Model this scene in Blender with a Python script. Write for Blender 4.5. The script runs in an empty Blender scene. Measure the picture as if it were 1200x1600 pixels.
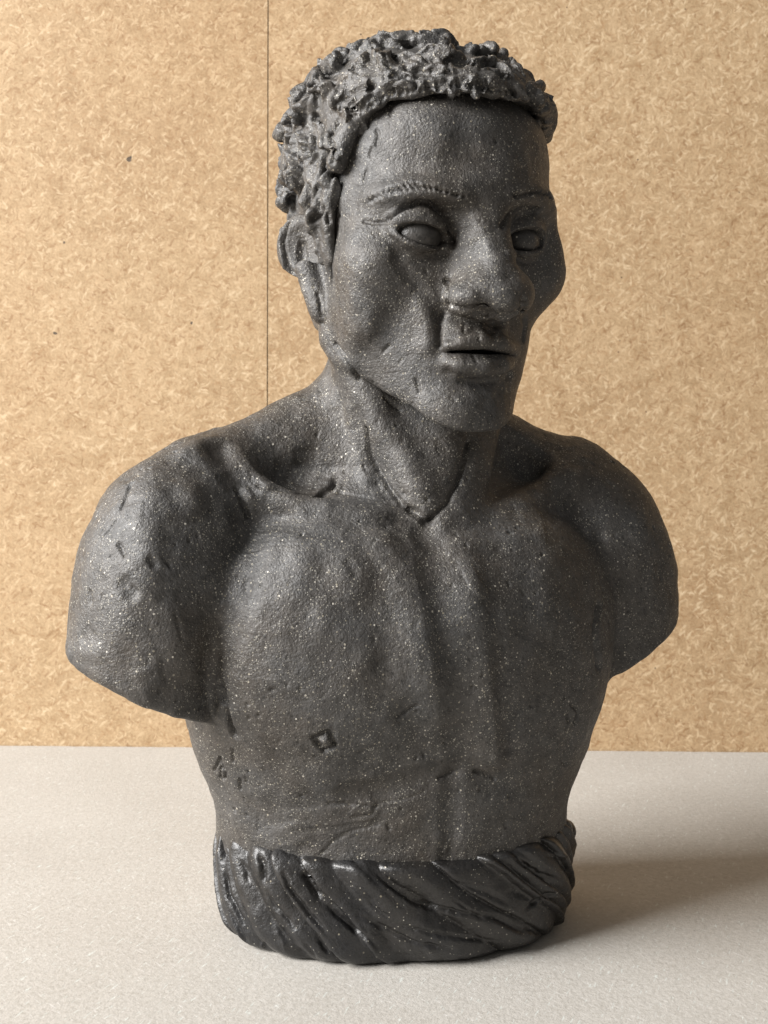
import bpy, math, time
import numpy as np
from mathutils import Vector, Matrix

T0 = time.time()
scene = bpy.context.scene
R = math.radians
F32 = np.float32
H = 0.55           # size of a surface cell of the clay, mm

# ------------------------------------------------------------------ camera
CAM = np.array([0.0, -500.0, 205.5])          # mm
PITCH, ROLL, FPX = R(4.0), R(-0.5), 1900.0
cd = bpy.data.cameras.new('camera')
cam = bpy.data.objects.new('camera', cd)
scene.collection.objects.link(cam)
cam.matrix_world = (Matrix.Translation(Vector(CAM / 1000)) @ Matrix.Rotation(R(90) - PITCH, 4, 'X')
                    @ Matrix.Rotation(-ROLL, 4, 'Z'))
cd.sensor_fit = 'VERTICAL'
cd.sensor_height = 24.0
cd.lens = 24.0 * FPX / 1600.0
cd.clip_start, cd.clip_end = 0.01, 50
cd.dof.use_dof = True
cd.dof.focus_distance = 0.452
cd.dof.aperture_fstop = 22
scene.camera = cam

# ------------------------------------------------------------------ light: a window on the left, a dim room round it
world = bpy.data.worlds.new('World')
scene.world = world
world.use_nodes = True
bg = world.node_tree.nodes['Background']
bg.inputs[0].default_value = (1.0, 0.98, 0.95, 1)
bg.inputs[1].default_value = 0.20


def area(name, loc, target, sx, sy, power, col):
    ld = bpy.data.lights.new(name, 'AREA')
    ld.shape = 'RECTANGLE'
    ld.size, ld.size_y = sx, sy
    ld.energy, ld.color = power, col
    o = bpy.data.objects.new(name, ld)
    scene.collection.objects.link(o)
    o.location = loc
    d = Vector(target) - Vector(loc)
    o.rotation_euler = d.to_track_quat('-Z', 'Y').to_euler()
    return o


area('window_light', (-2.0, -0.80, 1.22), (0.0, 0.05, 0.15), 1.3, 1.3, 190, (1.0, 0.985, 0.97))
scene.view_settings.view_transform = 'Standard'
scene.view_settings.look = 'None'
scene.view_settings.exposure = 0.0
scene.view_settings.gamma = 1.0

# ------------------------------------------------------------------ node helpers


def new_mat(name):
    m = bpy.data.materials.new(name)
    m.use_nodes = True
    nt = m.node_tree
    return m, nt, nt.nodes['Principled BSDF']


def nd(nt, typ, **kw):
    n = nt.nodes.new(typ)
    for k, v in kw.items():
        if k.startswith('i_'):
            n.inputs[k[2:].replace('_', ' ')].default_value = v
        else:
            setattr(n, k, v)
    return n


def ramp(nt, fac, stops):
    r = nt.nodes.new('ShaderNodeValToRGB')
    el = r.color_ramp.elements
    while len(el) < len(stops):
        el.new(0.5)
    for e, (p, c) in zip(el, stops):
        e.position = p
        e.color = c if len(c) == 4 else (*c, 1)
    nt.links.new(fac, r.inputs[0])
    return r.outputs[0]


def mix(nt, fac, a, b, mode='MIX'):
    n = nt.nodes.new('ShaderNodeMix')
    n.data_type, n.blend_type = 'RGBA', mode
    for s, v in ((n.inputs[0], fac), (n.inputs[6], a), (n.inputs[7], b)):
        if isinstance(v, bpy.types.NodeSocket):
            nt.links.new(v, s)
        else:
            s.default_value = v if not isinstance(v, tuple) or len(v) == 4 else (*v, 1)
    return n.outputs[2]


def noise(nt, vec, scale, detail=3, rough=0.5, dist=0.0):
    n = nd(nt, 'ShaderNodeTexNoise')
    n.inputs['Scale'].default_value = scale
    n.inputs['Detail'].default_value = detail
    n.inputs['Roughness'].default_value = rough
    n.inputs['Distortion'].default_value = dist
    nt.links.new(vec, n.inputs['Vector'])
    return n.outputs[0]


def math_n(nt, op, a, b=None, clamp=False):
    n = nt.nodes.new('ShaderNodeMath')
    n.operation, n.use_clamp = op, clamp
    for s, v in ((n.inputs[0], a), (n.inputs[1], b)):
        if v is None:
            continue
        if isinstance(v, bpy.types.NodeSocket):
            nt.links.new(v, s)
        else:
            s.default_value = v
    return n.outputs[0]


def grog(nt, vec, scale, keep, size):
    """sparse small grains: 1 inside a grain, 0 elsewhere, and a random value per grain"""
    v = nd(nt, 'ShaderNodeTexVoronoi')
    v.inputs['Scale'].default_value = scale
    nt.links.new(vec, v.inputs['Vector'])
    sep = nt.nodes.new('ShaderNodeSeparateColor')
    nt.links.new(v.outputs['Color'], sep.inputs[0])
    on = math_n(nt, 'LESS_THAN', sep.outputs[0], keep)
    rad = math_n(nt, 'MULTIPLY', sep.outputs[1], size)
    near = math_n(nt, 'LESS_THAN', v.outputs['Distance'], rad)
    return math_n(nt, 'MULTIPLY', on, near), sep.outputs[2]


def clay_material(name, cool, warm, dark, rough, spec, grain, coat=0.0, bump=0.35):
    m, nt, b = new_mat(name)
    tc = nd(nt, 'ShaderNodeTexCoord')
    v = tc.outputs['Object']
    big = noise(nt, v, 28, 4, 0.55, 0.3)
    c = ramp(nt, big, [(0.36, cool), (0.66, warm)])
    sm = ramp(nt, noise(nt, v, 160, 5, 0.65), [(0.3, (0.62,) * 3), (0.7, (1.3,) * 3)])
    c = mix(nt, 1.0, c, sm, 'MULTIPLY')
    pit = ramp(nt, noise(nt, v, 620, 2, 0.5), [(0.32, (0.35,) * 3), (0.45, (1, 1, 1))])
    c = mix(nt, 0.75, c, pit, 'MULTIPLY')
    dens = noise(nt, v, 45, 3, 0.6)
    g1, r1 = grog(nt, v, 640, math_n(nt, 'MULTIPLY', math_n(nt, 'SUBTRACT', dens, 0.28), grain * 5.0), 0.27)
    g2, r2 = grog(nt, v, 1500, math_n(nt, 'MULTIPLY', math_n(nt, 'SUBTRACT', dens, 0.25), grain * 5.0), 0.42)
    gc = ramp(nt, r1, [(0.0, (0.17, 0.15, 0.11)), (0.6, (0.34, 0.31, 0.25)), (1.0, (0.54, 0.51, 0.45))])
    c = mix(nt, g1, c, gc)
    c = mix(nt, g2, c, (0.25, 0.235, 0.20))
    nt.links.new(c, b.inputs['Base Color'])
    rr = ramp(nt, noise(nt, v, 300, 3), [(0.3, (rough - 0.1,) * 3), (0.7, (rough + 0.1,) * 3)])
    gl = mix(nt, g1, rr, (0.28, 0.28, 0.28))
    nt.links.new(gl, b.inputs['Roughness'])
    b.inputs['Specular IOR Level'].default_value = spec
    if coat:
        b.inputs['Coat Weight'].default_value = coat
        b.inputs['Coat Roughness'].default_value = 0.26
    h1 = noise(nt, v, 850, 4, 0.6)
    h2 = noise(nt, v, 1300, 2, 0.5)
    hh = math_n(nt, 'ADD', math_n(nt, 'MULTIPLY', h1, 0.8), math_n(nt, 'MULTIPLY', h2, 0.4))
    hh = math_n(nt, 'ADD', hh, math_n(nt, 'MULTIPLY', g1, 0.35))
    bp = nd(nt, 'ShaderNodeBump')
    bp.inputs['Strength'].default_value = bump
    bp.inputs['Distance'].default_value = 0.0013
    nt.links.new(hh, bp.inputs['Height'])
    nt.links.new(bp.outputs[0], b.inputs['Normal'])
    return m


M_CLAY = clay_material('grogged_dark_clay', (0.056, 0.054, 0.052, 1), (0.053, 0.045, 0.037, 1), None, 0.54, 0.65, 0.40, bump=0.5)
M_HAIR = clay_material('dark_clay_hair', (0.050, 0.048, 0.046, 1), (0.048, 0.041, 0.034, 1), None, 0.52, 0.7, 0.36, bump=0.5)
M_EYE = clay_material('smooth_dark_clay', (0.046, 0.045, 0.044, 1), (0.044, 0.039, 0.034, 1), None, 0.45, 0.6, 0.08, bump=0.25)
M_WRAP = clay_material('black_slip_clay', (0.015, 0.015, 0.016, 1), (0.018, 0.016, 0.014, 1), None, 0.40, 0.5, 0.055,
                       coat=0.2, bump=0.35)

# ------------------------------------------------------------------ fields of distance (mm), evaluated in blocks


class Frame:
    def __init__(s, ox, oy, yaw):
        c, n = math.cos(R(yaw)), math.sin(R(yaw))
        s.o = np.array([ox, oy, 0.0])
        # rows: lateral (to the viewer's right), forward (towards the viewer), up
        s.m = np.array([[c, n, 0], [n, -c, 0], [0, 0, 1.0]])

    def w(s, p):
        return s.o + np.asarray(p, float) @ s.m

    def loc(s, P):
        return (P - s.o.astype(F32)) @ s.m.T.astype(F32)


WORLD = Frame(0, 0, 0)
WORLD.m = np.eye(3)


def rot_xyz(rx, ry, rz):
    m = (Matrix.Rotation(R(rz), 3, 'Z') @ Matrix.Rotation(R(ry), 3, 'Y') @ Matrix.Rotation(R(rx), 3, 'X'))
    return np.array(m)


class Field:
    def __init__(s):
        s.ops = []

    def add(s, fn, c, rad, op='u', k=4.0):
        s.ops.append((fn, np.asarray(c, float), float(rad), op, float(k)))

    def ell(s, fr, c, r, k=4.0, op='u', rot=(0, 0, 0)):
        cw = fr.w(c).astype(F32)
        A = (fr.m.T @ rot_xyz(*rot)).astype(F32)      # columns: local axes in world
        rr = np.asarray(r, F32)

        def fn(P):
            q = (P - cw) @ A
            k0 = np.sqrt(((q / rr) ** 2).sum(-1))
            k1 = np.sqrt(((q / rr ** 2) ** 2).sum(-1)) + 1e-6
            return k0 * (k0 - 1) / k1
        s.add(fn, cw, max(r), op, k)

    def cone(s, fr, a, b, ra, rb, k=4.0, op='u'):
        aw, bw = fr.w(a).astype(F32), fr.w(b).astype(F32)
        ab = bw - aw
        L2 = float((ab * ab).sum()) + 1e-9

        def fn(P):
            q = P - aw
            t = np.clip((q @ ab) / L2, 0, 1)
            d = q - t[..., None] * ab
            return np.sqrt((d * d).sum(-1)) - (ra + (rb - ra) * t)
        s.add(fn, (aw + bw) / 2, math.sqrt(L2) / 2 + max(ra, rb), op, k)

    def tube(s, fr, pts, rads, k=2.0, op='u'):
        pw = np.array([fr.w(p) for p in pts]).astype(F32)
        n = len(pw)
        if np.isscalar(rads):
            rads = [rads] * n

        def fn(P):
            best = None
            for i in range(n - 1):
                a, ab = pw[i], pw[i + 1] - pw[i]
                L2 = float((ab * ab).sum()) + 1e-9
                q = P - a
                t = np.clip((q @ ab) / L2, 0, 1)
                d = q - t[..., None] * ab
                e = np.sqrt((d * d).sum(-1)) - (rads[i] + (rads[i + 1] - rads[i]) * t)
                best = e if best is None else np.minimum(best, e)
            return best
        c = (pw.min(0) + pw.max(0)) / 2
        s.add(fn, c, np.sqrt(((pw - c) ** 2).sum(1)).max() + max(rads), op, k)

    def plane(s, fr, c, n, k=4.0, op='s', rad=1e4):
        """half-space behind the plane (solid where (p-c).n < 0)"""
        cw = fr.w(c).astype(F32)
        nn = (np.asarray(n, float) @ fr.m)
        nn = (nn / np.linalg.norm(nn)).astype(F32)
        s.add(lambda P: (P - cw) @ nn, cw, rad, op, k)

    def loft(s, fr, rows, k=4.0, op='u', cap=6.0, twist=None):
        """rows: (z, half width, front, back, centre shift forward, exponent)"""
        rows = np.array(rows, float)
        z0, z1 = rows[0, 0], rows[-1, 0]
        zs = np.linspace(z0, z1, 400)
        # smooth interpolation through the rows
        lut = []
        for j in range(1, 6):
            y = np.interp(zs, rows[:, 0], rows[:, j])
            kk = max(3, int(400 * 5.0 / (z1 - z0)))
            ker = np.ones(2 * kk + 1) / (2 * kk + 1)
            for _ in range(2):
                y = np.convolve(np.pad(y, kk, mode='reflect', reflect_type='odd'), ker, 'valid')
            lut.append(y.astype(F32))
        sc = F32(399 / (z1 - z0))
        if twist:
            tw = np.radians(np.interp(zs, [t[0] for t in twist], [t[1] for t in twist])).astype(F32)

        def fn(P):
            q = fr.loc(P)
            i = np.clip(((q[..., 2] - F32(z0)) * sc + F32(.5)).astype(np.int32), 0, 399)
            a, bf, bb, cs, n = (L[i] for L in lut)
            u, v = q[..., 0], q[..., 1]
            if twist:
                ct, st = np.cos(tw[i]), np.sin(tw[i])
                u, v = u * ct - v * st, u * st + v * ct
            u = np.abs(u)
            v = v - cs
            b = np.where(v > 0, bf, bb)
            v = np.abs(v)
            pu, pv = (u / a + 1e-6), (v / b + 1e-6)
            un, vn = pu ** n, pv ** n
            S = un + vn
            r = S ** (1 / n)
            g = S ** (1 / n - 1) * np.sqrt((un / pu / a) ** 2 + (vn / pv / b) ** 2)
            d = (r - 1) / (g + 1e-5)
            d = np.maximum(d, -np.minimum(a, b))
            e = np.maximum(F32(z0) - q[..., 2], q[..., 2] - F32(z1))
            h = np.maximum(cap - np.abs(d - e), 0) / cap
            return np.maximum(d, e) + h * h * cap / 4
        mid = fr.w((0, rows[:, 4].mean(), (z0 + z1) / 2))
        rad = math.hypot((z1 - z0) / 2, max(rows[:, 1].max(), rows[:, 2].max() + 10, rows[:, 3].max() + 10))
        s.add(fn, mid, rad, op, k)

    def eval(s, P, centres, brad):
        """P (nb, n, 3); centres (nb, 3)"""
        D = np.full(P.shape[:2], 60.0, F32)
        for fn, c, rad, op, k in s.ops:
            near = np.nonzero(((centres - c) ** 2).sum(1) < (rad * 1.3 + brad + k + 5) ** 2)[0]
            if op == 'i':
                near = np.arange(len(P))
            if not len(near):
                continue
            for lo in range(0, len(near), 1500):
                ix = near[lo:lo + 1500]
                e = fn(P[ix])
                d = D[ix]
                if op == 'u':
                    h = np.maximum(k - np.abs(d - e), 0) / k
                    D[ix] = np.minimum(d, e) - h * h * k / 4
                elif op == 's':
                    h = np.maximum(k - np.abs(d + e), 0) / k
                    D[ix] = np.maximum(d, -e) + h * h * k / 4
                elif op == 'd':                       # displacement field
                    D[ix] = d + e
                else:
                    h = np.maximum(k - np.abs(d - e), 0) / k
                    D[ix] = np.maximum(d, e) + h * h * k / 4
        return D


def polygonise(field, lo, hi, h, B=10):
    """sparse surface nets: quads of the zero level of the field"""
    lo, hi = np.array(lo, float), np.array(hi, float)
    nb = np.ceil((hi - lo) / (B * h)).astype(int)
    bi = np.stack(np.meshgrid(*[np.arange(n) for n in nb], indexing='ij'), -1).reshape(-1, 3)
    ctr = (lo + (bi + 0.5) * B * h).astype(F32)
    diag = B * h * 0.87
    d = field.eval(ctr[:, None, :], ctr, diag * 2)[:, 0]
    keep = np.abs(d) < diag * 1.6 + 5
    bi, ctr = bi[keep], ctr[keep]
    o = np.stack(np.meshgrid(*[np.linspace(0, 1, 4)] * 3, indexing='ij'), -1).reshape(-1, 3) - 0.5
    P = (ctr[:, None, :] + (o * B * h).astype(F32)[None])
    d = field.eval(P, ctr, diag)
    keep = (d.min(1) < B * h * 0.68) & (d.max(1) > -B * h * 0.68)
    bi, ctr = bi[keep], ctr[keep]
    n1 = B + 1
    o = np.stack(np.meshgrid(*[np.arange(n1)] * 3, indexing='ij'), -1).reshape(-1, 3)
    P = (lo + (bi[:, None, :] * B + o[None]) * h).astype(F32)
    D = field.eval(P, ctr, diag).reshape(-1, n1, n1, n1)
    del P
    S = (D < 0)
    c = S.astype(np.uint8)
    c = c[:, :-1] + c[:, 1:]
    c = c[:, :, :-1] + c[:, :, 1:]
    c = c[:, :, :, :-1] + c[:, :, :, 1:]
    act = np.nonzero((c > 0) & (c < 8))
    ab, ai, aj, ak = act
    g = bi[ab] * B + np.stack([ai, aj, ak], 1)
    G = nb * B + 2
    lin = (g[:, 0].astype(np.int64) * G[1] + g[:, 1]) * G[2] + g[:, 2]
    acc = np.zeros((len(ab), 3), F32)
    cnt = np.zeros(len(ab), F32)
    for ax in range(3):
        oth = [a for a in range(3) if a != ax]
        for u in (0, 1):
            for v in (0, 1):
                off = [0, 0, 0]
                off[oth[0]], off[oth[1]] = u, v
                d0 = D[ab, ai + off[0], aj + off[1], ak + off[2]]
                off2 = off.copy()
                off2[ax] = 1
                d1 = D[ab, ai + off2[0], aj + off2[1], ak + off2[2]]
                m = (d0 < 0) != (d1 < 0)
                t = np.where(m, d0 / np.where(m, d0 - d1, 1), 0)
                q = np.zeros((len(ab), 3), F32)
                q[:, oth[0]], q[:, oth[1]], q[:, ax] = u, v, t
                acc += q * m[:, None]
                cnt += m
    V = lo + (g + acc / cnt[:, None]) * h
    order = np.argsort(lin)
    ls = lin[order]

    def vid(gg):
        l = (gg[:, 0].astype(np.int64) * G[1] + gg[:, 1]) * G[2] + gg[:, 2]
        p = np.clip(np.searchsorted(ls, l), 0, len(ls) - 1)
        return np.where(ls[p] == l, order[p], -1)
    quads = []
    for ax in range(3):
        sl0 = [slice(None), slice(0, B), slice(0, B), slice(0, B)]
        sl1 = list(sl0)
        sl1[ax + 1] = slice(1, B + 1)
        a, b = S[tuple(sl0)], S[tuple(sl1)]
        e = np.nonzero(a != b)
        gg = bi[e[0]] * B + np.stack(e[1:], 1)
        flip = a[e]
        o1, o2 = [(1, 2), (2, 0), (0, 1)][ax]
        u1, u2 = np.zeros(3, int), np.zeros(3, int)
        u1[o1], u2[o2] = 1, 1
        q = np.stack([vid(gg), vid(gg - u1), vid(gg - u1 - u2), vid(gg - u2)], 1)
        q[~flip] = q[~flip][:, ::-1]
        quads.append(q[(q >= 0).all(1)])
    return V.astype(np.float64), np.concatenate(quads)


def normals(V, Q):
    n = np.cross(V[Q[:, 2]] - V[Q[:, 0]], V[Q[:, 3]] - V[Q[:, 1]])
    N = np.zeros_like(V)
    for j in range(4):
        for a in range(3):
            N[:, a] += np.bincount(Q[:, j], n[:, a], len(V))
    return N / (np.linalg.norm(N, axis=1, keepdims=True) + 1e-12)


def smooth(V, Q, it=1, f=0.5):
    e = np.concatenate([Q[:, [0, 1]], Q[:, [1, 2]], Q[:, [2, 3]], Q[:, [3, 0]]])
    deg = np.bincount(e[:, 0], minlength=len(V)) + 1e-9
    for _ in range(it):
        W = np.stack([np.bincount(e[:, 0], V[e[:, 1], a], len(V)) for a in range(3)], 1) / deg[:, None]
        V = V + (W - V) * f
    return V


RNG = np.random.default_rng(7)
_TAB = RNG.uniform(-1, 1, (64, 64, 64)).astype(F32)


def vnoise(P, scale, seed=0):
    """value noise in -1..1 over points (n, 3); scale in mm"""
    q = np.asarray(P, F32) / F32(scale) + F32(seed * 7.31 + 100)
    i = np.floor(q).astype(np.int32)
    f = q - i
    f = f * f * (3 - 2 * f)
    out = 0
    for a in (0, 1):
        for b in (0, 1):
            for c in (0, 1):
                w = ((f[..., 0] if a else 1 - f[..., 0]) * (f[..., 1] if b else 1 - f[..., 1])
                     * (f[..., 2] if c else 1 - f[..., 2]))
                out = out + w * _TAB[(i[..., 0] + a) & 63, (i[..., 1] + b) & 63, (i[..., 2] + c) & 63]
    return out


def mesh_obj(name, V, Q, mat, parent=None, smoothed=True, origin=(0, 0, 0)):
    me = bpy.data.meshes.new(name)
    V = (np.asarray(V) / 1000.0).astype(F32)
    Q = np.asarray(Q, np.int32)
    me.vertices.add(len(V))
    me.vertices.foreach_set('co', V.ravel())
    me.loops.add(Q.size)
    me.loops.foreach_set('vertex_index', Q.ravel())
    me.polygons.add(len(Q))
    me.polygons.foreach_set('loop_start', np.arange(0, Q.size, Q.shape[1], dtype=np.int32))
    me.polygons.foreach_set('use_smooth', np.full(len(Q), smoothed))
    me.update(calc_edges=True)
    me.materials.append(mat)
    o = bpy.data.objects.new(name, me)
    scene.collection.objects.link(o)
    if parent:
        o.parent = parent
    return o


# ------------------------------------------------------------------ where a point of the photograph lies
_MW = np.array(cam.matrix_world)
_RC = _MW[:3, :3]


def project(P):
    q = (np.asarray(P) - CAM) @ _RC
    return 600 + FPX * q[:, 0] / -q[:, 2], 800 - FPX * q[:, 1] / -q[:, 2], -q[:, 2]


class Sculptor:
    """modelling strokes: a tool drawn over the clay, raising or pressing it along the surface normal"""

    def __init__(s, V, Q):
        s.V, s.Q = V, Q
        s.refresh()

    def refresh(s):
        s.N = normals(s.V, s.Q)
        s.u, s.v, s.d = project(s.V)
        s.face = ((s.V - CAM) * s.N).sum(1) < 0
        s.cells = s._bins(np.floor(s.V / 8).astype(int) + 64)
        s.pix = s._bins(np.stack([np.floor(s.u / 12), np.floor(s.v / 12), np.zeros(len(s.u))], 1).astype(int) + 64)

    @staticmethod
    def _bins(c):
        key = (c[:, 0] * 1024 + c[:, 1]) * 1024 + c[:, 2]
        o = np.argsort(key, kind='stable')
        k, st = np.unique(key[o], return_index=True)
        return dict(zip(k.tolist(), np.split(o, st[1:])))

    @staticmethod
    def _get(bins, lo, hi):
        lo, hi = lo + 64, hi + 64
        out = []
        for i in range(lo[0], hi[0] + 1):
            for j in range(lo[1], hi[1] + 1):
                for k in range(lo[2], hi[2] + 1):
                    b = bins.get((i * 1024 + j) * 1024 + k)
                    if b is not None:
                        out.append(b)
        return np.concatenate(out) if out else np.zeros(0, int)

    def hit(s, x, y, r=4.0):
        m = s._get(s.pix, np.array([int((x - r) // 12), int((y - r) // 12), 0]), np.array([int((x + r) // 12), int((y + r) // 12), 0]))
        if len(m):
            m = m[(np.abs(s.u[m] - x) < r) & (np.abs(s.v[m] - y) < r) & s.face[m]]
        if not len(m):
            return None
        dmin = s.d[m].min()
        m = m[s.d[m] < dmin + 3]
        j = m[np.argmin((s.u[m] - x) ** 2 + (s.v[m] - y) ** 2)]
        return s.V[j]

    def stroke(s, pts, rad, amt, prof='soft', taper=0.0, step=6.0):
        """pts: pixels of the path; rad mm; amt mm (+ raises)"""
        pts = np.asarray(pts, float)
        path = [pts[0]]
        for a, b in zip(pts[:-1], pts[1:]):
            n = max(1, int(np.hypot(*(b - a)) / step))
            path += [a + (b - a) * t for t in np.linspace(0, 1, n + 1)[1:]]
        hs = [s.hit(*p) for p in path]
        hs = np.array([h for h in hs if h is not None])
        if not len(hs):
            return
        s.stroke3(hs, rad, amt, prof, taper)

    def stroke3(s, hs, rad, amt, prof='soft', taper=0.0):
        hs = np.asarray(hs, float)
        lo, hi = hs.min(0) - rad, hs.max(0) + rad
        m = s._get(s.cells, np.floor((lo - 2) / 8).astype(int), np.floor((hi + 2) / 8).astype(int))
        if not len(m):
            return
        m = m[((s.V[m] > lo) & (s.V[m] < hi)).all(1)]
        if not len(m):
            return
        P = s.V[m]
        best = np.full(len(m), 1e9)
        along = np.zeros(len(m))
        n = len(hs)
        if n == 1:
            best = ((P - hs[0]) ** 2).sum(1)
        for i in range(n - 1):
            ab = hs[i + 1] - hs[i]
            L2 = (ab * ab).sum() + 1e-9
            q = P - hs[i]
            t = np.clip(q @ ab / L2, 0, 1)
            e = ((q - t[:, None] * ab) ** 2).sum(1)
            b = e < best
            best[b] = e[b]
            along[b] = (i + t[b]) / (n - 1)
        x = np.sqrt(best) / rad
        if prof == 'soft':
            w = np.where(x < 1, (1 - x * x) ** 2, 0)
        elif prof == 'cut':
            w = np.where(x < 1, 1 - x, 0)
        else:                                         # flat topped
            w = np.clip((1 - x) * 2.5, 0, 1)
            w = w * w * (3 - 2 * w)
        if taper:
            w = w * np.clip(np.minimum(along, 1 - along) / taper, 0.12, 1)
        ok = w > 0
        s.V[m[ok]] += s.N[m[ok]] * (w[ok] * amt)[:, None]


BODY = Frame(4, 0, 20)
HEAD = Frame(14, -6, 26)
# ------------------------------------------------------------------ the figure: head, neck and torso in one piece
BASE = Frame(6, -1, 7)
TOR = Frame(4, 0, 16)
fig = Field()
B_, H_ = BODY, HEAD
fig.loft(TOR, [(26, 70, 46, 44, 0, 2.2), (40, 73, 48, 46, 0, 2.2), (56, 74.5, 50, 48, 0, 2.25), (74, 82, 53, 50, 0, 2.3),
               (95, 87, 55, 52, 0, 2.35), (115, 87, 56, 52, 0, 2.35), (135, 84, 54, 52, 0, 2.4), (152, 80, 49, 50, 0, 2.4),
               (166, 72, 42, 46, 0, 2.3), (178, 58, 32, 40, -2, 2.1), (190, 40, 24, 32, -3, 2.0)], k=4, cap=10, twist=((40, -12), (110, 0)))
for s in (-1, 1):
    fig.cone(B_, (s * 25, -6, 206), (s * 80, -2, 183), 18, 15, k=20)                  # shoulder line
    fig.ell(B_, (s * 40, 36, 128), (40, 16, 36), k=30, rot=(0, 0, -s * 14))            # chest muscle
    fig.tube(B_, [(s * 14, 35, 168), (s * 40, 32, 174), (s * 64, 20, 181), (s * 84, 6, 188)], [3, 3.5, 5, 7], k=10)
for s in (-1, 1):                                       # arms, cut off above the elbow with a wire
    fig.cone(B_, (s * 80, 0, 172), (s * 92, 4, 150), 24, 28, k=16)
    af = Field()
    if s < 0:
        af.cone(B_, (-91, 3, 166), (-106, 8, 96), 28.5, 30, k=12)
        af.ell(B_, (-98, 8, 142), (31, 33, 48), k=10, rot=(0, 9, 0))
    else:
        af.cone(B_, (86, 2, 165), (101, 6, 96), 27, 30, k=12)
        af.ell(B_, (95, 6, 142), (31, 32, 48), k=10, rot=(0, -9, 0))
    z0, sl, kk = ((106, 0.46, 4) if s < 0 else (116, 0.58, 1.8))

    def arm(P, s=s, af=af, z0=z0, sl=sl, kk=kk):
        sh = P.shape
        d = af.eval(P.reshape(1, -1, 3), np.zeros((1, 3)), 1e4).reshape(sh[:-1])
        q = B_.loc(P)
        e = -(q[..., 2] - z0 - (q[..., 0] * s - 104) * sl + (q[..., 1] - 4) * 0.10) * F32(0.88)
        h = np.maximum(kk - np.abs(d - e), 0) / kk
        return np.maximum(d, e) + h * h * kk / 4
    fig.add(arm, B_.w((s * 96, 4, 135)), 85, 'u', 3.5)

# neck
fig.cone(WORLD, (6, 3, 160), (5, -1, 245), 32, 28.5, k=14)
fig.cone(WORLD, tuple(H_.w((-36, 2, 240))), tuple(B_.w((3, 39.5, 166))), 7.5, 5.5, k=9)
fig.cone(WORLD, tuple(H_.w((34, 4, 236))), tuple(B_.w((13, 38, 167))), 7.5, 5.5, k=8)
fig.cone(WORLD, tuple(H_.w((2, 8, 212))), tuple(B_.w((7, 29, 174))), 20, 13, k=8)

# skull and face
fig.ell(H_, (0, -4, 297), (46, 60, 54), k=8)
ff = Field()
ff.loft(H_, [(196, 17, 40, 8, 0, 2.2), (203, 24, 46, 10, 0, 2.25), (209, 28, 47, 14, 0, 2.3), (220, 32.5, 47, 24, 0, 2.35), (232, 36, 46, 36, 0, 2.4),
             (246, 40.5, 46, 46, 0, 2.4), (262, 44, 47, 50, 0, 2.4), (278, 46, 49, 53, 0, 2.4), (292, 46, 53, 56, 0, 2.35),
             (312, 45, 55, 58, 0, 2.25), (326, 41, 51, 54, 0, 2.1)], k=6, cap=10)
for s in (-1, 1):
    ff.ell(H_, (s * 35, 6, 237), (5.5, 12, 12), k=12)                  # jaw corner
ff.ell(H_, (-37, 22, 250), (6, 12, 10), k=10)
ff.ell(H_, (35.8, 31, 278.5), (5.5, 8, 7.5), k=8)
ff.ell(H_, (-1, 37, 210), (17, 11.5, 9), k=8)                          # chin


def face(P):
    sh = P.shape
    d = ff.eval(P.reshape(1, -1, 3), np.zeros((1, 3)), 1e4).reshape(sh[:-1])
    q = H_.loc(P)
    e = ((201.3 + (50 - q[..., 1]) * 0.68) - q[..., 2]) * F32(0.83)       # underside of the jaw
    e = np.where(q[..., 1] < -6, (240.0 + (-6 - q[..., 1]) * 0.2 - q[..., 2]) * F32(0.83), e)
    k = F32(3.2)
    h = np.maximum(k - np.abs(d - e), 0) / k
    return np.maximum(d, e) + h * h * k / 4


fig.add(face, H_.w((0, 0, 262)), 90, 'u', 3.5)
for s in (-1, 1):
    fig.ell(H_, (s * 35, 28, 265), (10.8 if s < 0 else 12, 13 if s < 0 else 14, 11), k=12)                # cheek bone
    fig.ell(H_, (s * 19, 43, 289.5), (18, 9.5, 5.5), k=8, rot=(0, s * 4, -s * 20))   # brow
    ex, ez = (22.5, 0) if s < 0 else (20.0, 1.2)
    fig.ell(H_, (s * ex, 55, 275.2 + ez), (15.5 if s < 0 else 12.5, 12, 9.8), k=5, op='s')         # socket
    fig.ell(H_, (s * ex, 37.2, 277.4 + ez), (13.4 if s < 0 else 12.4, 13.6, 12.2), k=0.9)          # lids over the eye
    fig.ell(H_, (s * (ex + 0.5), 50, 274.2 + ez), (12.4 if s < 0 else 10.8, 9.5, 3.7 if s < 0 else 4.5), k=0.5, op='s', rot=(0, s * (-9 if s < 0 else -4), 0))   # opening
# nose
fig.cone(H_, (0, 48.5, 290), (1.8, 60.3, 254.5), 4.5, 6.0, k=7)
fig.cone(H_, (0, 45, 282), (0, 50.5, 258), 8, 12, k=7)
fig.ell(H_, (2.0, 59.6, 251.4), (7.0, 9.5, 7.2), k=5)
for s in (-1, 1):
    fig.ell(H_, (s * 6.8 + 0.8, 56.0, 254.0), (8.4, 10, 7.4), k=5)
    fig.ell(H_, (-11.3 if s < 0 else 9.6, 54.5, 252.0), (6.4 if s < 0 else 5.4, 9, 6), k=2.5)
    fig.ell(H_, (s * 7 + 0.8, 56, 246.2), (3.8, 6.0, 3.0), k=1.0, op='s', rot=(0, 0, s * 25))
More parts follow.
